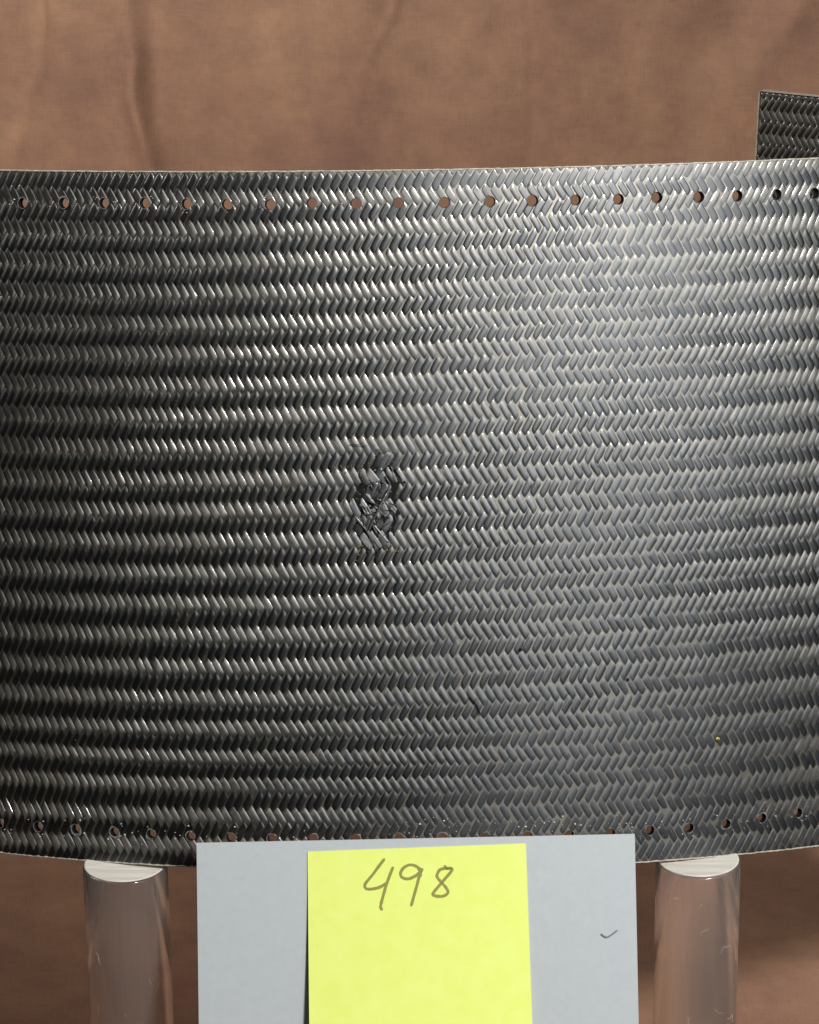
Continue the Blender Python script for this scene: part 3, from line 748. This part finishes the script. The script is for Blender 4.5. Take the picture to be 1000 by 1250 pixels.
def ribbon(pts, w, surf, n_per=6, seed=0):
    """flat pen stroke: smooth curve through pixel points, w pixels wide"""
    r = np.random.default_rng(seed); P_ = np.array(pts, float); out = []
    Pe = np.vstack([2 * P_[0] - P_[1], P_, 2 * P_[-1] - P_[-2]])
    for i in range(1, len(Pe) - 2):
        for k in range(n_per):
            t = k / n_per; a, b, c, d = Pe[i - 1], Pe[i], Pe[i + 1], Pe[i + 2]
            out.append(0.5 * ((2 * b) + (c - a) * t + (2 * a - 5 * b + 4 * c - d) * t * t + (3 * b - a - 3 * c + d) * t ** 3))
    out.append(P_[-1]); out = np.array(out); VV = []; ff = []
    for i in range(len(out)):
        t = out[min(i + 1, len(out) - 1)] - out[max(i - 1, 0)]; t = t / np.linalg.norm(t); nn = np.array([-t[1], t[0]])
        ww = w * (1 + .07 * r.standard_normal()) * (.6 if i in (0, len(out) - 1) else 1) * .5
        e = t * w * .25 * (-1 if i == 0 else 1 if i == len(out) - 1 else 0)
        for q_, lift in ((nn, 5e-6), (nn * .7, 6e-5), (-nn * .7, 6e-5), (-nn, 5e-6)):
            pt = out[i] + q_ * ww + e; VV.append(surf(pt[0], pt[1], lift))
    for i in range(len(out) - 1):
        for j in range(3): ff.append((i * 4 + j, i * 4 + j + 1, i * 4 + 5 + j, i * 4 + 4 + j))
    return VV, ff
def card_surf(x, y, lift): return on_plane(x, y, C0, NC) + NC * (lift + 0.0006)
def fix_facing(o):
    bm = bmesh.new(); bm.from_mesh(o.data)
    for f in bm.faces:
        if f.normal.dot(Vector(NC)) < 0: f.normal_flip()
    bm.to_mesh(o.data); bm.free(); return o
v_, f_ = ribbon([(734, 1140), (739, 1143.5), (743, 1143), (749, 1139), (753.5, 1135.5)], 1.9, card_surf)
fix_facing(keep(mesh_obj('tick_mark', v_, f_, M['pencil'], smooth=False), card))

# ------------------------------------------------------------------ yellow note
NTL, NTR = (375.5, 1039.5), (642, 1029.5)
def note_lift(v): return 0.0009 + 0.0075 * v ** 1.8           # v: 0 at the glued top, 1 at the loose bottom
def note_v(x, y):
    ytop = NTL[1] + (NTR[1] - NTL[1]) * (x - NTL[0]) / (NTR[0] - NTL[0]); return max(0.0, (y - ytop) / 268.0)
def note_surf(x, y, lift=0.0):
    # point of the note seen at this photo position
    n = NC; l = note_lift(note_v(x, y)) + lift
    d = ray(x, y); p0 = C0 + n * l; return P + d * (((p0 - P) @ n) / (d @ n))
nn_ = 26; VV = []
for j in range(nn_ + 1):
    v = j / nn_
    for i in range(nn_ + 1):
        u = i / nn_
        xl, xr = 375.5 + 2.6 * v, 642 + 9.5 * v
        x = xl + (xr - xl) * u; y = NTL[1] + (NTR[1] - NTL[1]) * u + 262 * v
        VV.append(note_surf(x, y))
base_pt = (VV[nn_ * (nn_ + 1)] + VV[-1]) / 2
note = empty('sticky_note', base_pt, 'bright yellow paper note handwritten 498 on the grey board', 'note')
nv_ = len(VV); VV += [p_ - NC * 0.00012 for p_ in VV]; w1 = nn_ + 1; ff = []
for j in range(nn_):
    for i in range(nn_):
        a = j * w1 + i; ff.append((a, a + w1, a + w1 + 1, a + 1)); ff.append((nv_ + a, nv_ + a + 1, nv_ + a + w1 + 1, nv_ + a + w1))
ed = [i for i in range(w1)] + [j * w1 + nn_ for j in range(1, w1)] + [nn_ * w1 + i for i in range(nn_ - 1, -1, -1)] + [j * w1 for j in range(nn_ - 1, 0, -1)]
keep(mesh_obj('paper_sheet', VV, ff, M['note']), note)
def Zn(p_): return (420 + p_[0] / 4.1667, 1020 + p_[1] / 4.1667)
digits = {
 'digit_four': [[(205, 120), (178, 155), (145, 200), (112, 240), (106, 258), (114, 270), (140, 272), (180, 263), (217, 243)], [(249, 162), (232, 205), (214, 255), (200, 305), (188, 350), (187, 366), (193, 377)]],
 'digit_nine': [[(390, 172), (365, 155), (335, 149), (305, 163), (288, 190), (296, 213), (328, 220), (362, 206), (385, 188), (397, 170)], [(376, 163), (386, 180), (390, 207)], [(399, 170), (384, 205), (372, 250), (355, 310), (342, 357)]],
 'digit_eight': [[(512, 154), (522, 166), (550, 170), (541, 188), (512, 222), (478, 262), (454, 292), (456, 303), (480, 309), (508, 307), (529, 290), (520, 266), (494, 236), (474, 210), (478, 188), (496, 170), (548, 165)]]}
for nm, strokes in digits.items():
    VV, ff, b = [], [], 0
    for i, st_ in enumerate(strokes):
        v_, f_ = ribbon([Zn(p_) for p_ in st_], 3.7, lambda x, y, l, i=i: note_surf(x, y, l + 5e-6 * i), seed=i)
        VV += v_; ff += [tuple(x + b for x in f) for f in f_]; b += len(v_)
    fix_facing(keep(mesh_obj(nm, VV, ff, M['ink'], smooth=False), note))

# ------------------------------------------------------------------ second braided panel, far right behind
LEAN2 = math.radians(4)
AX2 = np.array([0, math.sin(LEAN2), math.cos(LEAN2)]); N2 = np.array([0.0, -math.cos(LEAN2), math.sin(LEAN2)])
rot = math.radians(-30); c_, s_ = math.cos(rot), math.sin(rot)
def rz(v): return np.array([c_ * v[0] - s_ * v[1], s_ * v[0] + c_ * v[1], v[2]])
N2 = rz(N2); AX2 = rz(AX2); X2 = np.cross(AX2, N2); X2 = X2 if X2[0] > 0 else -X2
corner = P + ray(928.5, 112) * (DIST + 0.50)
R2 = 0.40
S2 = Shell(corner, AX2, N2, X2, R2)
H2 = -(corner[2]) / AX2[2] + 0.002
p2 = empty('braided_panel', S2.point(0.15, H2), 'second dark braided panel standing behind the large one at the right', 'panel')
W2 = 0.24 / R2; nP = 40
pp = np.linspace(0, W2, nP); VV = []; ff = []
for dz in (0.0, -0.006):
    for hh in np.linspace(0, H2, 12): VV.append(S2.point(pp, np.full(nP, hh), dz))
VV = np.vstack(VV); nb_ = 12 * nP
for j in range(11):
    for i in range(nP - 1):
        a = j * nP + i; ff.append((a, a + nP, a + nP + 1, a + 1)); b = a + nb_; ff.append((b, b + 1, b + nP + 1, b + nP))
keep(mesh_obj('laminate', VV, ff, M['resin']), p2)
def edge_strip(f):
    V_ = []; n = 60
    for q_ in np.linspace(0, 1, n):
        for dz in (-0.006, 0.0012): V_.append(f(q_, dz))
    o = keep(mesh_obj('trimmed_edge', V_, [(2 * i, 2 * i + 1, 2 * i + 3, 2 * i + 2) for i in range(n - 1)], M['edge'], smooth=False), p2)
edge_strip(lambda q_, dz: S2.point(-0.0015, H2 * q_, dz)); edge_strip(lambda q_, dz: S2.point(W2 * q_, 0.0006, dz))
VV, FF, UVS, base = [], [], [], 0
pt2 = 11.2 * MPP * 1.0; rp2 = 38.2 * MPP
first = []
for half in range(0, int(-H2 / rp2 * 2) - 1):
    t = half / 2; kind = 'L' if half % 2 == 0 else 'R'
    for j in range(0, int(W2 * R2 / pt2)):
        s_ = j + .2 + (.5 if kind == 'R' else 0.); ds, dt, z = shapes[(kind, random.randrange(VARS))]
        phi = np.clip((s_ + ds) * pt2 / R2, 0, W2); h = np.minimum(-(t + dt) * rp2, 0.0)
        VV.append(S2.point(phi, h, z * AMP).reshape(-1, 3)); UVS.append(fibre_uv(kind, ds, dt).reshape(-1, 2)); FF.append(quads(NA, NB, kind == 'R') + base); base += NA * NB
tf2 = keep(mesh_obj('tow_field', np.vstack(VV), np.vstack(FF), M['carbon_shaded'], uv=np.vstack(UVS)), p2); tf2['kind'] = 'stuff'
